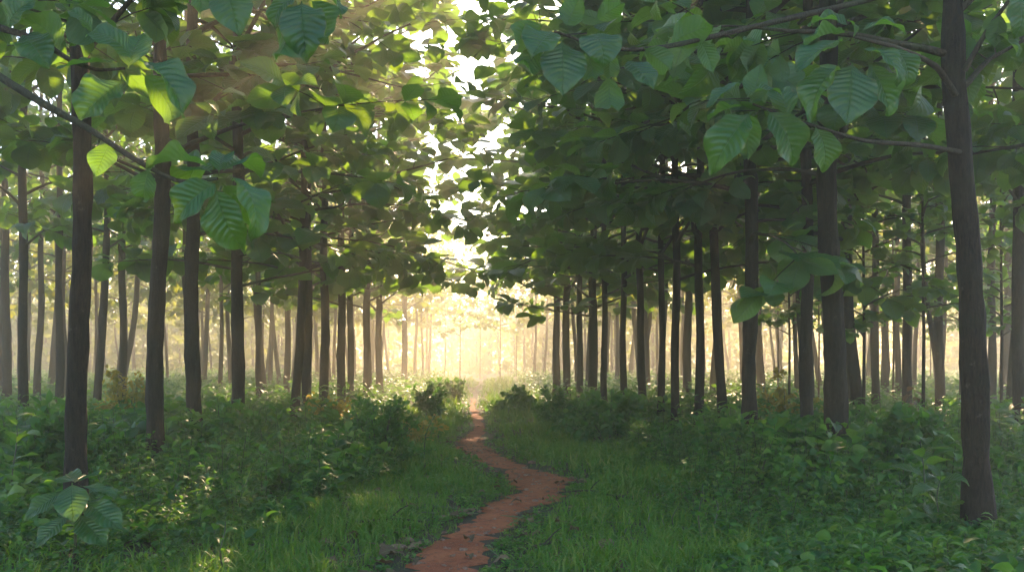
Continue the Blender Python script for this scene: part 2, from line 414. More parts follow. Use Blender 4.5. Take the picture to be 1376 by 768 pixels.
px_tree(80, 0, 25.0, 12, 'slender dark trunk just left of the thick nearest trunk, farther back')
px_tree(130, 0, 24.0, 13, 'golden-lit trunk leaning right, seen between the first two dark trunks', 13)
px_tree(165, 0, 27.5, 12, 'upright golden-lit trunk just left of the second dark trunk')
t_r1 = px_tree(1318, 0, 8.6, 38, 'thickest trunk near the right edge, leaning slightly left, mottled bark', -32)
px_tree(1124, 0, 12.8, 31, 'thick dark trunk with pale-leaved weed stem in front of its foot, right stand', -12)
px_tree(1084, 0, 15.6, 19, 'dark slim trunk just left of the thick trunk with the weed at its foot')
px_tree(1008, 0, 14.9, 22, 'dark straight trunk alone right of the curved trunk, nearest the path on that side')
px_tree(970, 0, 18.4, 15, 'curved trunk bending left as it rises, right of the path', -14, bow=.03)
px_tree(940, 0, 19.3, 14, 'straight trunk just left of the curved trunk')
px_tree(908, 0, 19.8, 13, 'second straight trunk to the left of the curved trunk')
px_tree(889, 0, 21.2, 11, 'thin dark trunk just left of the pair beside the curved trunk')
px_tree(864, 0, 23.0, 12, 'slightly wavy trunk beside the tall weeds at the right of the path', -5)
px_tree(838, 0, 27.0, 10, 'thin trunk left of the wavy trunk, rising behind the tall weeds')
px_tree(812, 0, 28.6, 10, 'thin brown trunk just right of a stouter brown trunk, right of the path')
px_tree(797, 0, 31.0, 14, 'stout brown hazy trunk right of the path, above the leafy weed clump')
px_tree(779, 0, 33.5, 10, 'thin hazy trunk just left of the stout brown hazy trunk')
px_tree(761, 0, 36.0, 12, 'hazy trunk sixth along the inner right row, with a twin close behind its left', 0)
px_tree(748, 0, 38.5, 12, 'hazy trunk standing close to the left of its twin in the inner right row')
px_tree(1140, 0, 24.0, 13, 'mid-distance trunk just right of the thick trunk in the right stand')
px_tree(1176, 0, 26.0, 12, 'upright mid-distance trunk left of the trunk before the brown withered leaves')
px_tree(1219, 0, 21.5, 14, 'dark trunk beside the brown withered leaves, deeper in the right stand')
px_tree(1262, 0, 23.0, 14, 'dark trunk with a second stem touching it, left of the thickest right trunk')
px_tree(1268, 0, 23.8, 8, 'thin stem leaning left out of the foot of a dark trunk, right stand', -28, lod=1)
px_tree(1368, 0, 16.5, 19, 'dark trunk at the very right edge behind the thickest trunk')
px_tree(1333, 0, 25.0, 13, 'mid-distance trunk between the thickest right trunk and the edge trunk')
# trees just outside the frame whose boughs reach in
tree(-5.0, 6.8, .2, 'leafy bough entering the upper left corner from a tree beyond the left edge', GRP_L, H=14)
tree(-7.8, 12.2, .22, 'leafy crown filling the left edge of the picture above the dark undergrowth', GRP_L)
tree(6.9, 11.4, .22, 'leafy crown hanging at the right edge above and behind the thickest trunk', GRP_R)
tree(8.8, 13.6, .22, 'dark leafy crown beyond the right edge trunk', GRP_R)

# --- the rest of the plantation, on its planting grid
ORD = 'first second third fourth fifth sixth seventh eighth ninth tenth eleventh twelfth thirteenth fourteenth fifteenth sixteenth seventeenth eighteenth nineteenth twentieth'.split()
rows_x = [4.15, 7.4, 10.6, 13.9, 17.2, 20.5, 24.0, 27.5, 31.0, 34.5]
RN = ['inner', 'second', 'third', 'fourth', 'fifth', 'sixth', 'seventh', 'eighth', 'ninth', 'outermost']
cnt = 0
for sgn in (-1, 1):
    for ri, rx in enumerate(rows_x[:9]):
        k = 0
        y0 = 41.0 if ri == 0 else 17.0 + 1.5 * (ri % 2)
        for y in np.arange(y0, 82, 3.3 if ri < 4 else 3.9):
            x = sgn * rx + rng.normal() * .3; yy = y + rng.normal() * .45
            if abs(x) > .545 * yy + 1.2: continue
            if any((x - a) ** 2 + (yy - b) ** 2 < (1.9 if ri else 1.2) ** 2 for a, b in used_xy): continue
            if sgn < 0 and 1 <= ri <= 2 and 24 < yy < 36 and rng.random() < .55: continue      # trees left out here, a gap added to let the sun in
            if rng.random() < (.1 if yy < 38 else .3): continue
            side = 'left' if sgn < 0 else 'right'
            lab = f'hazy background trunk in the {RN[ri]} row {side} of the path, {ORD[min(k, 19)]} from its near end'
            tree(x, yy, rng.uniform(.16, .33), lab, GRP_L if sgn < 0 else GRP_R, lean=(rng.normal() * .24, rng.normal() * .15)); k += 1; cnt += 1
print('TREES', tree_no)

# --- young trees between the rows of the darker right-hand stand
def young(px, d, h, lab, k, grp='young trees under the right stand'):
    x = (px - CX) / F * d; e = link('young_tree', None, loc=(x, d, hz(x, d)), label=lab, cat='young tree', group=grp)
    f = h / 12.0; v = VAR[3][k % 4]
    acc = Acc(); tube(acc, np.array([[0, 0, -.1], [.02, 0, h * .35], [0, .02, h * .7], [0, 0, h * .95]]), [.035, .03, .02, .008], 7); link('trunk', acc.mesh('trunk', [MAT_BARK]), e)
    for nm, me in (('crown', v[0]), ('branches', v[1])):
        c = link(nm, me, e); c.rotation_euler = (0, 0, k * 1.7); c.scale = (f * 1.35, f * 1.35, f)
for k, (px, d, h, lab) in enumerate([(1160, 19, 6.2, 'young leafy tree right of the thick trunk with the weed at its foot'), (1200, 30, 6.5, 'young tree between the two mid-distance trunks of the right stand'), (1240, 18, 6.0, 'young leafy tree left of the thickest right trunk'),
        (1290, 27, 6.5, 'young tree half hidden behind the thickest right trunk'), (1345, 20, 6.5, 'young tree between the thickest trunk and the right edge'), (1372, 30, 7, 'young tree deep behind the right edge trunk'),
        (1100, 34, 6.5, 'hazy young tree seen between the slim trunk and the thick trunk'), (1045, 38, 7, 'hazy young tree right of the straight lone trunk'), (1320, 40, 7, 'hazy young tree far behind the thickest right trunk'), (1180, 46, 7.5, 'faint young tree deep in the right stand'), (1250, 50, 7.5, 'faintest young tree deep in the right stand'),
        (1060, 25, 5.6, 'young tree behind the golden sunlit bush')]):
    young(px, d, h, lab, k)
# --- low-crowned trees veiled by the mist where the path fades out
for k, (px, d, h, lab) in enumerate([(618, 64, 9.5, 'faint low-crowned tree at the left of the misty end of the path'), (672, 70, 10, 'faint low-crowned tree at the right of the misty end of the path'), (645, 82, 11, 'faintest low-crowned tree dead centre in the mist'),
        (598, 76, 11, 'faint tree behind the left one at the misty end of the path'), (694, 78, 11, 'faint tree behind the right one at the misty end of the path')]):
    young(px, d, h, lab, k, 'trees in the mist at the end of the path')
# --- the wood going on beyond the last row one can make out
far = Acc(); fl = Acc(); r = np.random.default_rng(77); pos = []
for k in range(460):
    y = r.uniform(88, 200); x = r.uniform(-.6, .6) * y
    if abs(x) < 4 and y < 105: continue
    h_ = r.uniform(8, 12); z = hz(x, y); tube(far, np.array([[x, y, z - .2], [x + r.normal() * .1, y, z + 4], [x + r.normal() * .2, y, z + h_]]), [.15, .12, .05], 5)
    q = r.normal(size=(110, 3)) * np.array([1.5, 1.5, 1.6]) + [x, y, z + 6.2]; pos.append(q[(q[:, 2] > z + 2.6) & (q[:, 2] < z + 10.5)])
    q = r.normal(size=(60, 3)) * np.array([1.6, 1.2, 1.6]) + [x + r.normal() * 2, y, z + 1.2]; pos.append(q[q[:, 2] > z])
pos = np.concatenate(pos); n = len(pos); L = r.normal(size=(n, 3)) + [0, 0, -.5]; N = np.array([0, 0, 1.]) + r.normal(size=(n, 3)) * .4
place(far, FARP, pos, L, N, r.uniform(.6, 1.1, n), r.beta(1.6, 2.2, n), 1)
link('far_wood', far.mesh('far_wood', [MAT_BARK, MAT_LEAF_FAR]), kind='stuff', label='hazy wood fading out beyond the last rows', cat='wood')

# --- big-leaved boughs close to the camera: limbs of the nearest trees
def bough(parent, twig, r0, leaves, seed, name='limb'):
    inv = np.array(parent.location)
    acc = Acc(); pts = np.array([P(*q) for q in twig]) - inv
    tt = np.linspace(0, 1, len(pts)); ts = np.linspace(0, 1, len(pts) * 5)
    sm = np.stack([np.interp(ts, tt, pts[:, i]) for i in range(3)], -1)
    kern = np.array([1, 2, 3, 2, 1]) / 9.
    for i in range(3):
        pad = np.pad(sm[:, i], 2, mode='reflect', reflect_type='odd'); sm[:, i] = np.convolve(pad, kern, 'valid')
    tube(acc, sm, np.linspace(r0, r0 * .35, len(sm)), 8, 0, .03, seed)
    lo = link(name, acc.mesh(name, [MAT_TWIG]), parent)
    if not leaves: return lo
    la = Acc(); r = np.random.default_rng(seed)
    for i, (b, t, w, nh) in enumerate(leaves):
        B = P(*b) - inv; T = P(*t) - inv
        Lv = T - B; s = np.linalg.norm(Lv)
        V, Q, UV = HERO[(i * 3 + seed) % 5]
        V = V.copy(); V[:, 0] *= w * 2.75
        place(la, [(V, Q, UV)], B[None], Lv[None], np.array([nh], float) + r.normal(size=(1, 3)) * .06, np.array([s * 1.06]), np.array([r.choice((.0, .0, .08, .2, .45))]))
    link('foliage', la.mesh('foliage', [MAT_LEAF]), lo)
    return lo
# normal hints: toward the camera is -y, up is +z
LIT, FACE, UNDER, SIDE = (0, .1, 1), (.1, -1, .55), (.1, .9, .5), (.5, -.6, .5)
t_out = [o for o in COL.objects if o.name.startswith('teak_tree') and o.location.x < -4.9 and o.location.y < 7][0]
bough(t_out, [(-90, 40, 6.5), (0, 104, 5.9), (62, 142, 5.8), (120, 173, 5.8), (180, 214, 5.75), (240, 246, 5.7), (292, 240, 5.6)], .028, [
    ((294, 245, 5.6), (226, 288, 5.5), .36, FACE), ((290, 252, 5.6), (313, 336, 5.5), .33, (-.3, -1, .2)), ((306, 236, 5.6), (372, 296, 5.4), .26, (.6, -.5, .8)),
    ((298, 246, 5.65), (356, 304, 5.9), .34, UNDER), ((288, 226, 5.6), (203, 206, 5.7), .2, LIT), ((294, 232, 5.6), (302, 196, 5.7), .4, (0, -.8, .6)),
    ((300, 230, 5.6), (350, 205, 5.9), .3, (0, -.3, 1)), ((284, 232, 5.6), (240, 222, 5.9), .35, (0, -.3, 1)), ((150, 190, 5.8), (128, 232, 5.7), .4, FACE), ((200, 226, 5.7), (190, 270, 5.75), .42, (.2, -1, .3))], 1)
bough(t_out, [(-70, 10, 6.2), (0, 38, 6.0), (50, 52, 6.0), (95, 82, 6.0), (130, 95, 6.0), (168, 92, 6.0)], .024, [
    ((178, 81, 6.0), (124, 22, 5.8), .34, (.3, -.8, .7)), ((160, 84, 6.0), (79, 84, 5.9), .22, (0, -.35, 1)), ((168, 108, 6.0), (103, 152, 5.8), .36, FACE),
    ((184, 80, 6.0), (258, 126, 5.8), .27, (.4, -.5, .9)), ((190, 98, 6.0), (252, 166, 6.1), .33, UNDER), ((125, 46, 6.0), (94, 0, 5.9), .25, (.7, -.6, .2)),
    ((172, 92, 6.0), (190, 40, 6.2), .33, (0, -.9, .4)), ((30, 44, 6.0), (62, 82, 5.9), .4, FACE), ((10, 40, 6.0), (35, -8, 5.9), .42, (0, -1, .4)), ((80, 72, 6.0), (55, 20, 6.1), .4, (.2, .8, .6))], 2)
bough(t_out, [(120, -90, 6.4), (250, -50, 6.3), (330, -25, 6.2), (405, -6, 6.1)], .022, [
    ((392, 2, 6.1), (383, 88, 6.0), .33, (.2, .9, .3)), ((405, 2, 6.1), (409, 66, 5.9), .37, FACE), ((415, -2, 6.1), (462, 62, 6.0), .27, (.5, .8, .3)), ((400, -4, 6.1), (352, 24, 6.0), .36, (0, -.6, .8)),
    ((300, -30, 6.2), (320, 40, 6.1), .37, FACE), ((260, -45, 6.2), (275, 18, 6.3), .35, UNDER), ((420, -10, 6.1), (470, 8, 6.0), .3, LIT)], 3)
bough(t_r1, [(1272, -45, 8.6), (1190, -5, 8.0), (1060, 25, 7.4), (905, 62, 7.0), (850, 68, 6.9), (800, 62, 6.9), (745, 42, 6.8)], .026, [
    ((732, 32, 6.8), (676, 64, 6.7), .3, UNDER), ((728, 58, 6.8), (693, 110, 6.7), .3, (.4, .8, .4)), ((756, 54, 6.8), (757, 119, 6.6), .4, FACE), ((742, 42, 6.8), (716, 66, 6.6), .5, (0, -.7, .8)),
    ((790, 62, 6.8), (798, 114, 6.8), .34, UNDER), ((818, 100, 6.85), (820, 162, 6.8), .34, (.1, 1, .3)), ((795, 46, 6.85), (818, 68, 6.6), .5, (0, -.6, .8)), ((842, 80, 6.9), (878, 112, 6.7), .35, (.3, -.8, .6)),
    ((800, 28, 6.9), (838, 2, 6.8), .36, UNDER), ((865, 64, 6.9), (905, 95, 6.9), .36, UNDER), ((760, 36, 6.8), (776, 0, 6.9), .36, (0, .9, .5)), ((900, 60, 7.0), (950, 30, 7.1), .34, UNDER), ((940, 52, 7.1), (960, 95, 7.1), .36, FACE), ((820, 66, 6.9), (818, 108, 6.9), .38, UNDER)], 4)
bough(t_r1, [(1284, 128, 8.55), (1262, 92, 8.3), (1240, 78, 8.0), (1200, 62, 7.2), (1150, 50, 6.6)], .03, [
    ((1132, 52, 6.6), (1072, 82, 6.3), .24, (-.2, -.4, 1)), ((1140, 44, 6.6), (1077, 50, 6.5), .17, LIT), ((1142, 36, 6.6), (1090, 16, 6.7), .3, (0, -.6, .8)), ((1153, 46, 6.6), (1219, 19, 6.5), .22, (.2, -.5, 1)),
    ((1156, 66, 6.6), (1234, 88, 6.4), .27, (.2, -.6, .8)), ((1145, 84, 6.6), (1141, 158, 6.4), .4, FACE), ((1166, 84, 6.65), (1204, 148, 6.6), .34, (.3, -1, .1)), ((1130, 88, 6.6), (1078, 138, 6.4), .26, (-.6, -.5, .7)),
    ((1146, 52, 6.6), (1150, 22, 6.6), .2, (.7, -.7, .1)), ((1200, 64, 7.2), (1236, 110, 7.1), .36, FACE)], 5)
bough(t_r1, [(1292, 205, 8.55), (1240, 195, 8.2), (1160, 190, 7.6), (1080, 165, 7.0), (1012, 140, 6.8)], .024, [
    ((1010, 151, 6.8), (952, 220, 6.7), .30, (-.1, -.8, .7)), ((1030, 148, 6.8), (1084, 213, 6.7), .36, FACE), ((1000, 134, 6.8), (1056, 104, 6.7), .27, (0, -.5, .9)), ((1000, 108, 6.8), (950, 137, 6.7), .24, (-.3, -.4, .9)),
    ((1002, 142, 6.8), (950, 152, 6.9), .3, (0, -.2, 1)), ((1006, 150, 6.8), (1003, 208, 7.0), .33, UNDER), ((1095, 170, 7.1), (1120, 225, 7.0), .36, FACE), ((1060, 160, 7.0), (1040, 100, 7.1), .33, (0, -.9, .6)), ((1012, 138, 6.8), (1020, 92, 6.9), .35, UNDER)], 6)
bough(t_r1, [(1296, 95, 8.5), (1326, 42, 8.3), (1362, -8, 8.2), (1420, -60, 8.1)], .026, [
    ((1362, -8, 8.2), (1385, 40, 8.0), .36, FACE), ((1345, 18, 8.2), (1335, 62, 8.3), .36, UNDER), ((1330, 40, 8.3), (1375, 66, 8.2), .34, (0, -.6, .8))], 7)

# ------------------------------------------------------------------ ground cover
def cluster_noise(x, y, s, seed):
    r = np.random.default_rng(seed); v = np.zeros_like(x)
    for k in range(5):
        a = r.uniform(0, 6.28); f = s * r.uniform(.6, 1.8); v += np.sin((x * math.cos(a) + y * math.sin(a)) * f + r.uniform(0, 6.28))
    return v / 5
HL = [leaf_proto(2, 3, .20 + .05 * k, .3 + .25 * k, .3, 0, 0, k, pet=.05) for k in range(4)]
HLN = [leaf_proto(4, 6, .20 + .05 * k, .3 + .25 * k, .3, .02, 0, k, pet=.05) for k in range(4)]
HF = [leaf_proto(2, 2, .26 + .05 * k, .4, .2, 0, 0, k) for k in range(2)]
def scatter(n, y0, y1, xmax_f, bias=1.0):
    y = y0 + (y1 - y0) * rng.random(n) ** bias; x = (rng.random(n) * 2 - 1) * (xmax_f * y + 1.0)
    return x, y
def sidef(x, y):
    """0 on the open strip along the path, 1 in the rank growth under the trees"""
    dx = x - path_x(y) * .6
    lo = np.where(dx < 0, 1.5, 1.6)
    return np.clip((np.abs(dx) - lo) / 1.3, 0, 1)
def offpath(x, y, extra=.0): return np.abs(x - path_x(y)) > path_w(y) * (.95 + .25 * cluster_noise(x, y, 4.0, 31)) + extra

def herbs(acc, n, y0, y1, protos, nl, hs, ls, keep, stems=False, mat=0, bias=1.0, gold=None):
    x, y = scatter(n, y0, y1, .545, bias)
    s = sidef(x, y); k = keep(x, y, s) & offpath(x, y, .06)
    k &= ~((y < 6.8) & (np.abs(x) < 1.2))
    x, y, s = x[k], y[k], s[k]; m = len(x)
    h = hs(x, y, s) * rng.uniform(.6, 1.3, m); z = height(x, y)
    lean = rng.normal(size=(m, 2)) * .18
    j = np.arange(nl)[None]
    t = (.18 + .82 * (j + rng.random((m, nl)) * .6) / nl)
    az = rng.uniform(0, 6.28, m)[:, None] + j * 2.4 + rng.normal(size=(m, nl)) * .4
    el = rng.uniform(-.35, .75, (m, nl))
    bx = x[:, None] + lean[:, 0:1] * h[:, None] * t; by = y[:, None] + lean[:, 1:2] * h[:, None] * t; bz = z[:, None] + h[:, None] * t
    L = np.stack([np.cos(az) * np.cos(el), np.sin(az) * np.cos(el), np.sin(el)], -1).reshape(-1, 3)
    N = np.array([0, 0, 1.]) + rng.normal(size=L.shape) * .3
    siz = (ls(h)[:, None] * rng.uniform(.55, 1.25, (m, nl)) * (1.15 - .45 * t)).ravel()
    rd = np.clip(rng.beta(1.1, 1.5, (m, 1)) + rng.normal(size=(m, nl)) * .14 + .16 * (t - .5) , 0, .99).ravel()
    pos = np.stack([bx, by, bz], -1).reshape(-1, 3)
    place(acc, protos, pos, L, N, siz, rd, mat)
    if stems:
        w = .003 + .004 * h; th = rng.uniform(0, 6.28, m)
        for dth in (0, 1.57):
            ex = np.stack([np.cos(th + dth) * w, np.sin(th + dth) * w, 0 * w], -1)
            b = np.stack([x, y, z - .02], -1); e = b + np.stack([lean[:, 0] * h, lean[:, 1] * h, h * 1.0], -1)
            V = np.stack([b - ex, b + ex, e + ex * .4, e - ex * .4], 1)
            acc.add(V, np.arange(m * 4).reshape(-1, 4), np.full((m * 4, 3), .3), 1)
    return m

g = Acc()
rank = lambda x, y, s: np.clip((y - 7.4) / 5.0, .2, 1) * (.16 + .52 * s * np.clip(.75 + .55 * cluster_noise(x, y, 1.3, 3), .25, 1.4)) * np.where(y > 22, .85, 1)
n1 = herbs(g, 5200, 4.6, 15, HLN, 13, rank, lambda h: .07 + .13 * h, lambda x, y, s: (rng.random(len(x)) < .12 + .88 * s), True, bias=.8)
n2 = herbs(g, 6500, 12, 30, HL, 11, rank, lambda h: .08 + .14 * h, lambda x, y, s: (rng.random(len(x)) < .10 + .90 * s), True)
n3 = herbs(g, 9000, 28, 85, HF, 9, lambda x, y, s: .2 + .5 * s, lambda h: .15 + .15 * h, lambda x, y, s: (rng.random(len(x)) < .25 + .75 * s))
# low broad-leaved carpet between the taller weeds
n4 = herbs(g, 16000, 4.6, 14, HL, 7, lambda x, y, s: .07 + .09 * s, lambda h: .045 + .15 * h, lambda x, y, s: cluster_noise(x, y, 1.6, 9) + .6 * s > rng.random(len(x)) * .9 - .35)
n5 = herbs(g, 16000, 13, 34, HF, 6, lambda x, y, s: .10 + .08 * s, lambda h: .07 + .2 * h, lambda x, y, s: cluster_noise(x, y, 1.2, 9) + .6 * s > rng.random(len(x)) * .9 - .35)
HN = [leaf_proto(2, 4, .09 + .02 * k, .5 + .3 * k, .3, 0, 0, k, pet=.03) for k in range(3)]
patch = lambda sd, th: (lambda x, y, s: (cluster_noise(x, y, .9, sd) > th) & (s > .25))
herbs(g, 4200, 4.8, 22, HLN, 9, lambda x, y, s: np.clip((y - 7.2) / 5, .22, 1) * (.25 + .45 * s), lambda h: .15 + .26 * h, patch(41, .0), True, bias=.8)
herbs(g, 3600, 4.8, 24, HN, 16, lambda x, y, s: np.clip((y - 7.2) / 5, .28, 1) * (.3 + .5 * s), lambda h: .12 + .16 * h, patch(43, .15), True, bias=.8)
link('undergrowth', g.mesh('undergrowth', [MAT_HERB, MAT_STEM]), kind='stuff', label='dense leafy green undergrowth under the trees', cat='undergrowth')
print('HERBS', n1, n2, n3, n4, n5)

g = Acc(); x, y = scatter(4200, 4.8, 34, .545, 1.0); near = np.abs(x - path_x(y)); k = (near > path_w(y) * 1.05) | (rng.random(len(x)) < .3); k &= rng.random(len(x)) < np.where(near < 1.0, .9, .35)
x, y = x[k], y[k]; n_ = len(x); th = rng.uniform(0, 6.28, n_)
place(g, [leaf_proto(3, 5, .3, 1.0, .6, .06, 0, 3), leaf_proto(3, 5, .25, .4, -.3, .08, 0, 5)], np.stack([x, y, height(x, y) + .03], -1), np.stack([np.cos(th), np.sin(th), rng.uniform(-.05, .35, n_)], -1), np.array([0, 0, 1.]) + rng.normal(size=(n_, 3)) * .35, rng.uniform(.05, .17, n_), rng.random(n_))
x, y = scatter(700, 4.8, 24, .545, 1.0); n_ = len(x); th = rng.uniform(0, 6.28, n_); ln = rng.uniform(.1, .5, n_)
for i in range(n_):
    if abs(x[i] - path_x(y[i])) < path_w(y[i]): continue
    dd = np.array([math.cos(th[i]), math.sin(th[i]), rng.uniform(-.05, .25)]) * ln[i] / 2; c_ = np.array([x[i], y[i], hz(x[i], y[i]) + .03])
    tube(g, np.array([c_ - dd, c_ + [0, 0, .015], c_ + dd]), [.006, .007, .003], 4)
for k_, (px, d, ln_, th_, lab) in enumerate([(500, 9.6, 1.1, .3, 'dead grey branch lying in the grass left of the near path'), (800, 11.8, .9, 2.6, 'dead branch lying at the right of the path bend'), (720, 8.4, .7, 1.0, 'short dead stick in the near right grass')]):
    x_ = (px - CX) / F * d; b_ = Acc(); q = np.linspace(-.5, .5, 9); pts_ = np.stack([q * ln_ * math.cos(th_) + .03 * np.sin(q * 9), q * ln_ * math.sin(th_) + .02 * np.cos(q * 7), .05 + .03 * np.sin(q * 5 + 1)], -1)
    tube(b_, pts_, np.linspace(.019, .008, 9), 7, 0, .06, k_); tube(b_, np.array([pts_[5], pts_[5] + [.1, .12, .08], pts_[5] + [.17, .26, .1]]), [.009, .007, .003], 5)
    link('dead_branch', b_.mesh('dead_branch', [MAT_TWIG]), loc=(x_, d, hz(x_, d)), label=lab, cat='dead branch')
link('leaf_litter', g.mesh('leaf_litter', [MAT_DRY]), kind='stuff', label='scattered dry leaf litter and twigs on the soil', cat='litter')

def blade(nv, w, bend):
    V, Q, UV = leaf_proto(1, nv, w, bend, 0, 0, 0, 0, pet=0)
    vs = np.linspace(0, 1, nv + 1); V = V.reshape(nv + 1, 2, 3); V[:, :, 0] = np.array([-1, 1])[None] * (w * (1 - vs ** 1.6) + .002)[:, None]
    return V.reshape(-1, 3), Q, UV
BL = [blade(4, .022 + .006 * k, .5 + .45 * k) for k in range(4)]
BF = [blade(2, .045 + .01 * k, .6 + .4 * k) for k in range(3)]
def grass(acc, n, y0, y1, protos, ln, nb):
    x, y = scatter(n, y0, y1, .545)
    s = sidef(x, y); pn = cluster_noise(x, y, 2.2, 21)
    k = (rng.random(n) < (1.05 - .75 * s) * np.clip(.75 + .7 * pn, .12, 1)) & offpath(x, y, .02 + .07 * 0)
    x, y = x[k], y[k]; m = len(x); pn = pn[k]
    near = np.clip((np.abs(x - path_x(y)) - path_w(y)) / .5, .35, 1)
    az = rng.uniform(0, 6.28, (m, nb)); el = rng.uniform(.7, 1.5, (m, nb))
    L = np.stack([np.cos(az) * np.cos(el), np.sin(az) * np.cos(el), np.sin(el)], -1).reshape(-1, 3)
    N = np.stack([-np.cos(az) * np.sin(el), -np.sin(az) * np.sin(el), np.cos(el)], -1).reshape(-1, 3) + rng.normal(size=(m * nb, 3)) * .3
    px_ = x[:, None] + rng.normal(size=(m, nb)) * .03; py_ = y[:, None] + rng.normal(size=(m, nb)) * .03
    pos = np.stack([px_, py_, height(px_, py_) - .01], -1).reshape(-1, 3)
    sz = (ln * near[:, None] * rng.uniform(.45, 1.25, (m, nb)) * (1 + .35 * pn[:, None])).ravel()
    rd = np.clip(rng.beta(1.6, 2.2, (m, 1)) + rng.normal(size=(m, nb)) * .15, 0, 1).ravel()
    place(acc, protos, pos, L, N, sz, rd)
    return m
g = Acc()
m1 = grass(g, 14000, 4.8, 13, BL, .20, 7); m2 = grass(g, 22000, 12, 30, BF, .24, 6); m3 = grass(g, 16000, 28, 75, BF, .42, 5)
link('grass', g.mesh('grass', [MAT_GRASS]), kind='stuff', label='short green grass along both sides of the red path', cat='grass')
print('GRASS', m1, m2, m3)

# ------------------------------------------------------------------ plants one can tell apart
def sapling():
    base = P(100, 0, 7.5); x, y = base[0], 7.5; e = link('teak_sapling', None, loc=(x, y, hz(x, y)), label='young teak sapling with broad ribbed leaves in front of the thick nearest trunk', cat='sapling')
    inv = np.array(e.location)
    st = Acc(); top = P(97, 655, 7.4) - inv; tube(st, np.array([[0, 0, -.05], top * .5 + [.02, 0, 0], top]), [.013, .011, .007], 7)
    link('stem', st.mesh('stem', [MAT_STEM]), e)
    specs = [((97, 648), (97, 694), 7.2, .45, (.05, -.9, .7)), ((108, 652), (160, 664), 7.4, .22, (.2, -.4, 1)), ((110, 672), (160, 704), 7.2, .3, (.4, -.7, .7)), ((84, 660), (34, 692), 7.3, .34, (-.3, -.8, .6)),
             ((100, 646), (70, 640), 7.7, .4, (0, -.3, 1)), ((104, 690), (138, 726), 7.2, .36, (.3, -.8, .6)), ((92, 692), (50, 728), 7.2, .36, (-.3, -.8, .6)), ((100, 648), (122, 632), 7.8, .36, (0, -.4, 1))]
    for b, t, dd, w, nh in specs:
        la = Acc(); B = P(b[0], b[1], 7.4) - inv; T = P(t[0], t[1], dd) - inv; V, Q, UV = HERO[0]; V = V.copy(); V[:, 0] *= w * 2.5
        place(la, [(V, Q, UV)], B[None], (T - B)[None], np.array([nh], float), np.array([np.linalg.norm(T - B) * 1.1]), np.array([.2]))
        link('leaf', la.mesh('leaf', [MAT_LEAF]), e)
sapling()

def shrub(px, d, wpx, hpx, label, seed, nleaf=900, lsz=.085, gold=.0, mat=None, name='shrub', stems=14, protos=HL, group=None):
    r = np.random.default_rng(seed); x = (px - CX) / F * d; W = wpx / F * d / 2; Hh = hpx / F * d
    e = link(name, None, loc=(x, d, hz(x, d)), label=label, cat=name.replace('_', ' '), group=group)
    sa = Acc(); la = Acc(); pos, LL, NN = [], [], []
    per = nleaf // (stems * 3)
    for k in range(stems):
        az = r.uniform(0, 6.28); rr = math.sqrt(r.random()) * W
        tip = np.array([math.cos(az) * rr, math.sin(az) * rr * .8, Hh * (math.sqrt(max(.05, 1 - (rr / W) ** 2)) * r.uniform(.75, 1.08))])
        b = tip * np.array([.12, .12, 0]) + [0, 0, -.03]; mid = b * .4 + tip * .6 + [0, 0, -.04]; mid[2] = tip[2] * .65
        pts = np.array([b, (b + mid) / 2 + [0, 0, .05], mid, tip]); tube(sa, pts, [.011, .009, .006, .003], 5)
        for q in range(3):
            o = mid + (tip - mid) * r.uniform(-.6, 1) ; dv = nrm(r.normal(size=3) + np.array([math.cos(az), math.sin(az), .6]) * .9); le = .12 + .2 * r.random() * Hh
            tube(sa, np.array([o, o + dv * le]), [.004, .002], 4)
            for j in range(per):
                f = r.uniform(-.5, 1); p = o + dv * le * f + r.normal(size=3) * .035
                l = nrm(r.normal(size=3) * .8 + dv * .5 + [0, 0, .1]); pos.append(p); LL.append(l); NN.append(np.array([0, 0, 1.]) + r.normal(size=3) * .45)
    n = len(pos); place(la, protos, pos, LL, NN, r.uniform(.6, 1.3, n) * lsz, np.clip(r.beta(1.5, 2.4, n), 0, 1))
    link('stem', sa.mesh('stem', [MAT_STEM]), e); fo = link('foliage', la.mesh('foliage', [mat or MAT_HERB]), e)
    return e
shrub(510, 14.4, 124, 104, 'large rounded dark shrub standing left of the path bend', 1, 3400, .085, stems=34)
shrub(378, 11.2, 85, 62, 'low dark bushy shrub between the grass and the left trees', 2, 1700, .085, stems=22)
shrub(578, 27, 50, 48, 'pale hazy bush left of the path, farther along than the rounded shrub', 3, 900, .16)
shrub(600, 36, 60, 40, 'hazy bush at the far left of the path where it fades', 4, 700, .22)
shrub(690, 30, 70, 32, 'hazy low bush right of the fading path', 5, 800, .17)
shrub(762, 23, 100, 62, 'bright leafy weed clump right of the path below the brown trunks', 6, 1300, .13)
shrub(818, 19, 120, 84, 'broad-leaved weed clump in front of the thin right-hand trunks', 7, 1100, .17)
shrub(880, 16.6, 90, 48, 'low fine-leaved bush right of the path bend', 8, 2200, .06, stems=24)
shrub(985, 13.8, 90, 58, 'dark fern-like bush at the foot of the straight right trunk', 9, 900, .15)
shrub(1058, 17.5, 110, 100, 'golden sunlit bush between the straight trunk and the slim trunk', 10, 1100, .12, mat=MAT_SUN_GOLD)
shrub(1205, 12.2, 150, 118, 'tall leafy bush right of the thick trunk with the weed at its foot', 11, 1300, .15)
shrub(1340, 12, 90, 70, 'dark bush at the right edge behind the thickest trunk', 12, 800, .15)
shrub(140, 14.8, 120, 70, 'dark leafy bush between the first two left trunks', 13, 1300, .12)
shrub(172, 18.0, 95, 110, 'golden sunlit bush behind the gap between the first two left trunks', 14, 1100, .11, mat=MAT_SUN_GOLD)
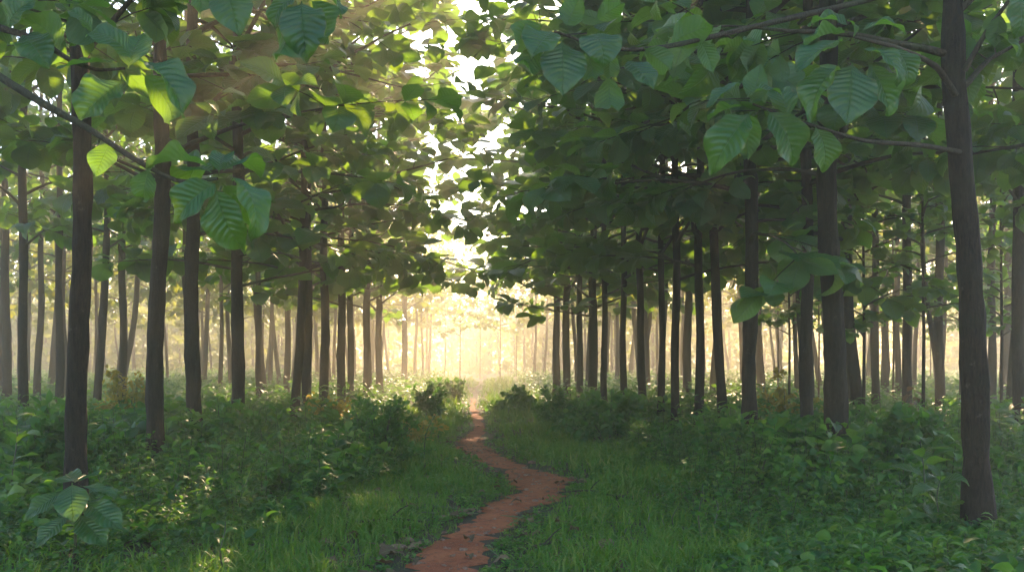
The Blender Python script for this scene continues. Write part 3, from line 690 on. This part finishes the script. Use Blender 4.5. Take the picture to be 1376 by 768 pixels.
shrub(436, 20.0, 64, 66, 'leafy bush coloured sunlit gold at the foot of the touching trunks', 15, 700, .12, mat=MAT_SUN_GOLD)
shrub(562, 18.8, 90, 44, 'low bush coloured sunlit gold just behind the rounded shrub', 16, 800, .10, mat=MAT_SUN_GOLD)
shrub(40, 11.2, 150, 120, 'tall dark weed thicket at the left edge', 17, 1500, .15)
shrub(360, 15.6, 110, 60, 'dark leafy bush at the foot of the fourth left trunk', 18, 1400, .12)
shrub(1100, 10.4, 150, 66, 'light-tipped leafy bush in front of the thick right trunk', 19, 1500, .11)

def tall_weed(px, py_top, d, label, seed, nleaf=10, lsz=.16, bend=0.0, mat=None, name='tall_weed', wide=1.0, up=.3):
    r = np.random.default_rng(seed); x = (px - CX) / F * d; top = P(px, py_top, d)[2]; z0 = hz(x, d); Hh = max(.25, top - z0)
    e = link(name, None, loc=(x, d, z0), label=label, cat='weed')
    sa = Acc(); la = Acc(); k = np.linspace(0, 1, 7); pts = np.stack([bend * k ** 2 + .02 * np.sin(k * 7 + seed), .03 * np.sin(k * 5 + seed), Hh * k - .03 * (1 - k)], -1)
    tube(sa, pts, .011 * (1 - .7 * k), 6)
    t = np.linspace(.25, 1, nleaf); p = np.stack([np.interp(t, k, pts[:, i]) for i in range(3)], -1); az = np.arange(nleaf) * 2.4 + r.uniform(0, 6)
    el = up + r.normal(size=nleaf) * .25
    L = np.stack([np.cos(az) * np.cos(el), np.sin(az) * np.cos(el), np.sin(el)], -1); N = np.array([0, 0, 1.]) + r.normal(size=L.shape) * .2
    pr = [((V * np.array([wide, 1, 1])), Q, UV) for V, Q, UV in HLN]
    place(la, pr, p, L, N, lsz * r.uniform(.7, 1.2, nleaf) * (1.2 - .5 * t), np.clip(r.beta(1.6, 2.2, nleaf), 0, 1))
    link('stem', sa.mesh('stem', [MAT_STEM]), e); link('foliage', la.mesh('foliage', [mat or MAT_HERB]), e)
for a_ in [
    (941, 650, 8.6, 'dark upright weed stem with pale leaves at its top, tallest in the right grass', 1, 9, .12),
    (962, 672, 9.2, 'short dark weed stem just right of the tallest one in the right grass', 2, 8, .10),
    (1116, 612, 10.2, 'weed stem with pale shining leaves in front of the thick right trunk', 3, 7, .2),
    (206, 528, 15.5, 'thin seedling stem standing in the golden light between the left trunks', 4, 14, .12),
    (412, 545, 17.5, 'large-leaved weed rising at the foot of the touching trunks', 5, 9, .26),
    (372, 556, 18.0, 'large-leaved weed just left of the touching trunks', 6, 9, .26),
    (568, 548, 16.0, 'leaning frond stalk at the right side of the rounded shrub', 7, 16, .09, .25),
    (905, 560, 17.0, 'broad-leaved weed before the thin dark right trunks', 8, 9, .26),
    (1000, 588, 13.0, 'broad-leaved weed at the left of the straight right trunk', 9, 9, .26),
    (1240, 590, 9.8, 'big-leaved weed with one yellowing leaf left of the thickest right trunk', 10, 11, .34, 0, MAT_LEAF),
    (1180, 560, 14.5, 'leafy weed behind the tall bush in the right stand', 11, 10, .28),
    (1262, 640, 8.6, 'drooping broad-leaved weed close to the thickest right trunk', 12, 9, .30, 0, MAT_LEAF),
    (1300, 560, 13, 'tall weed seen behind the thickest right trunk', 13, 9, .26),
    (300, 700, 7.4, 'small light green weed in the near left grass', 14, 9, .13),
    (20, 560, 9.4, 'tall large-leaved weed at the left edge', 15, 10, .3, 0, MAT_LEAF),
    (240, 560, 17.0, 'leafy weed between the second and third left trunks', 16, 9, .22),
    (800, 540, 21.5, 'tall pale weed at the foot of the stout brown trunk', 17, 10, .26),
    (752, 566, 22.0, 'pale broad-leaved weed by the path under the brown trunks', 18, 9, .24)]:
    tall_weed(*a_)
for i_, (px, pyt, d, lab) in enumerate([(840, 690, 8.9, 'leftmost thin reed-like shoot in the right grass'), (868, 676, 9.2, 'tallest reed-like shoot in the middle of the right grass'), (889, 690, 9.0, 'reed-like shoot just right of the tallest shoot'),
                                       (848, 700, 8.4, 'short reed-like shoot nearest the camera in the right grass'), (904, 680, 9.3, 'rightmost reed-like shoot left of the dark weed stems')]):
    tall_weed(px, pyt, d, lab, 40 + i_, 9, .10, .03, MAT_GRASS, 'grass_shoot', .35, 1.1)
# withered brown leaves hanging by the right-hand trunk
tall_weed(1230, 520, 19.5, 'brown withered plant beside the dark trunk in the right stand', 60, 14, .42, 0, MAT_DRY, 'withered_plant', 1.1, -.7)

# ------------------------------------------------------------------ fallen leaves and stones along the path
def fallen(px, py, d, s, label, seed, grp=None):
    r = np.random.default_rng(seed); x = (px - CX) / F * d
    s = s * .78; V, Q, UV = leaf_proto(6, 10, .32, r.uniform(.1, .6), r.uniform(-.15, .3), .06, .01, seed); acc = Acc(); th = r.uniform(0, 6.28)
    L = np.array([[math.cos(th), math.sin(th), r.uniform(.0, .2)]]); N = np.array([[r.normal() * .25, r.normal() * .25 - .1, 1.]])
    place(acc, [(V, Q, UV)], np.array([[0, 0, .035]]), L, N, np.array([s]), np.array([r.random()]))
    link('fallen_leaf', acc.mesh('fallen_leaf', [MAT_DRY]), loc=(x, d, hz(x, d) + .012), label=label, cat='fallen leaf', group=grp or 'dry leaves fallen beside the path')
def gd(py): return EYE * F / (py - CY)
for i_, (px, py, s, lab) in enumerate([
    (534, 742, .28, 'curled brown leaf on the left edge of the near path'), (545, 748, .24, 'pale brown leaf lying on the curled one at the left path edge'), (552, 735, .25, 'dry leaf just above the pair at the left path edge'),
    (632, 691, .34, 'long grey-brown leaf lying left of the path in the short grass'), (622, 660, .3, 'dark dry leaf in the grass inside the path bend'), (637, 640, .34, 'dark curled leaf in the grass above the path bend'),
    (705, 648, .22, 'small dry leaf on the path bend'), (760, 652, .28, 'pale dry leaf at the right end of the path bend'), (775, 650, .3, 'dry leaf farthest right beside the path bend'), (790, 655, .3, 'brown leaf in the litter right of the path bend'),
    (815, 648, .35, 'large dry leaf in the litter below the fine-leaved bush'), (845, 652, .35, 'dark dry leaf right of the large one below the fine-leaved bush'), (730, 680, .2, 'small pale leaf on the right edge of the path'),
    (785, 742, .3, 'dry leaf in the near right grass'), (806, 750, .32, 'curled dry leaf nearest the camera in the right grass'), (800, 738, .24, 'small dry leaf behind the curled one in the right grass'),
    (262, 678, .4, 'brown leaf in the dark gap among the left weeds'), (320, 672, .4, 'dry leaf at the left of the low dark shrub'), (580, 652, .26, 'dark leaf in the grass left of the path bend')]):
    fallen(px, py, gd(py), s, lab, 500 + i_)
def stone(px, py, s, label, seed):
    r = np.random.default_rng(seed); d = gd(py); x = (px - CX) / F * d; acc = Acc(); n, m_ = 9, 12
    th = np.linspace(0, np.pi, n)[:, None]; ph = np.linspace(0, 2 * np.pi, m_, endpoint=False)[None]
    rr = s * (1 + .12 * np.sin(3 * ph + seed) * np.sin(th) + .1 * np.cos(2 * th + ph * 2) + .06 * r.normal(size=(n, m_)) * np.sin(th))
    V = np.stack([rr * np.sin(th) * np.cos(ph) * 1.4, rr * np.sin(th) * np.sin(ph), rr * np.cos(th) * .55 + 0 * ph], -1)
    i = np.arange(n - 1)[:, None] * m_; j = np.arange(m_)[None]; j2 = (j + 1) % m_
    acc.add(V, np.stack([i + j, i + m_ + j, i + m_ + j2, i + j2], -1))
    link('stone', acc.mesh('stone', [MAT_PATHSTONE]), loc=(x, d, hz(x, d) + s * .25), label=label, cat='stone', group='stones beside the path')
m, nt, out = newmat('red_stone'); g_ = NT(nt); geo = g_.n('ShaderNodeNewGeometry'); pb = g_.n('ShaderNodeBsdfPrincipled'); pb.inputs['Roughness'].default_value = .85
g_.l(g_.ramp(g_.noise(geo.outputs['Position'], 40, 5), [(.35, (.12, .06, .04)), (.7, (.30, .17, .11))]), pb.inputs['Base Color']); g_.l(pb.outputs[0], out.inputs['Surface']); MAT_PATHSTONE = m
for i_, (px, py, s, lab) in enumerate([(536, 735, .055, 'reddish stone among the leaves at the left path edge'), (548, 726, .045, 'smaller reddish stone behind the leaves at the left path edge'), (640, 634, .09, 'grey-brown stone in the grass above the path bend'),
                                       (715, 625, .05, 'small stone at the upper edge of the path bend'), (596, 700, .05, 'small stone left of the path below the bend'), (770, 645, .05, 'small stone right of the path bend')]):
    stone(px, py, s, lab, i_)

g = Acc(); r = np.random.default_rng(9)
for k in range(420):
    y = r.uniform(6.5, 22); x = path_x(y) + r.normal() * path_w(y) * .8; s_ = r.uniform(.006, .022) * (1 if r.random() < .9 else 1.8)
    th = np.linspace(0, np.pi, 4)[:, None]; ph = np.linspace(0, 2 * np.pi, 6, endpoint=False)[None]; rr = s_ * (1 + .2 * r.normal(size=(4, 6)))
    V = np.stack([rr * np.sin(th) * np.cos(ph) * 1.3, rr * np.sin(th) * np.sin(ph), rr * np.cos(th) * .6 + 0 * ph], -1) + [x, y, hz(x, y) + .012 + s_ * .3]
    i = np.arange(3)[:, None] * 6; j = np.arange(6)[None]; j2 = (j + 1) % 6
    g.add(V, np.stack([i + j, i + 6 + j, i + 6 + j2, i + j2], -1))
link('pebbles', g.mesh('pebbles', [MAT_PATHSTONE]), kind='stuff', label='small pebbles and clods scattered on the red path', cat='pebbles')

# ------------------------------------------------------------------ air
hb = Acc(); lo, hi = (-400., -70., -1.2), (400., 430., 16.5)
hb.add([(x, y, z) for z in (lo[2], hi[2]) for y in (lo[1], hi[1]) for x in (lo[0], hi[0])], [(0, 2, 3, 1), (4, 5, 7, 6), (0, 1, 5, 4), (2, 6, 7, 3), (0, 4, 6, 2), (1, 3, 7, 5)])
m, nt, out = newmat('morning_mist'); pv = nt.nodes.new('ShaderNodeVolumePrincipled')
pv.inputs['Color'].default_value = (.95, .88, .74, 1); pv.inputs['Density'].default_value = .0058; pv.inputs['Anisotropy'].default_value = .65
nt.links.new(pv.outputs[0], out.inputs['Volume'])
hme = hb.mesh('haze', [m]); hme.polygons.foreach_set('use_smooth', np.zeros(6, bool))
link('haze', hme, kind='stuff', label='warm morning mist filling the plantation', cat='mist')

# ------------------------------------------------------------------ light, sky, camera
EL, AZ = math.radians(28), math.radians(11)
sd = Vector((math.sin(AZ) * math.cos(EL), math.cos(AZ) * math.cos(EL), math.sin(EL)))
su = bpy.data.lights.new('sun', 'SUN'); su.energy = 3.5; su.angle = math.radians(.5); su.color = (1.0, .69, .40)
so = bpy.data.objects.new('sun', su); COL.objects.link(so); so.rotation_euler = (-sd).to_track_quat('-Z', 'Y').to_euler(); so.location = (0, 0, 60)
w = bpy.data.worlds.new('World'); SC.world = w; w.use_nodes = True
nt = w.node_tree; bg = nt.nodes['Background']; sk = nt.nodes.new('ShaderNodeTexSky'); sk.sky_type = 'NISHITA'; sk.sun_disc = False
sk.sun_elevation = EL; sk.sun_rotation = AZ; sk.dust_density = 1.0; sk.air_density = 1.2; sk.ozone_density = 2.5
nt.links.new(sk.outputs[0], bg.inputs['Color']); bg.inputs['Strength'].default_value = .13

cam = bpy.data.cameras.new('camera'); co = bpy.data.objects.new('camera', cam); COL.objects.link(co)
co.location = (0, 0, EYE); co.rotation_euler = (math.radians(90), 0, 0)
cam.sensor_width = 36; cam.lens = F / 1376 * 36; cam.shift_x = (688 - CX) / 1376; cam.shift_y = (CY - 384) / 1376
cam.clip_end = 2000; SC.camera = co

vs_ = SC.view_settings; vs_.view_transform = 'Standard'; vs_.look = 'None'; vs_.exposure = 2.4; vs_.gamma = 1.0; vs_.use_curve_mapping = False
cy = SC.cycles
cy.use_denoising = True; cy.denoiser = 'OPENIMAGEDENOISE'; cy.max_bounces = 6; cy.diffuse_bounces = 3; cy.glossy_bounces = 2; cy.transmission_bounces = 4; cy.volume_bounces = 1; cy.transparent_max_bounces = 4
cy.caustics_reflective = False; cy.caustics_refractive = False; cy.use_adaptive_sampling = True; cy.adaptive_threshold = .012; cy.sample_clamp_indirect = 8.0
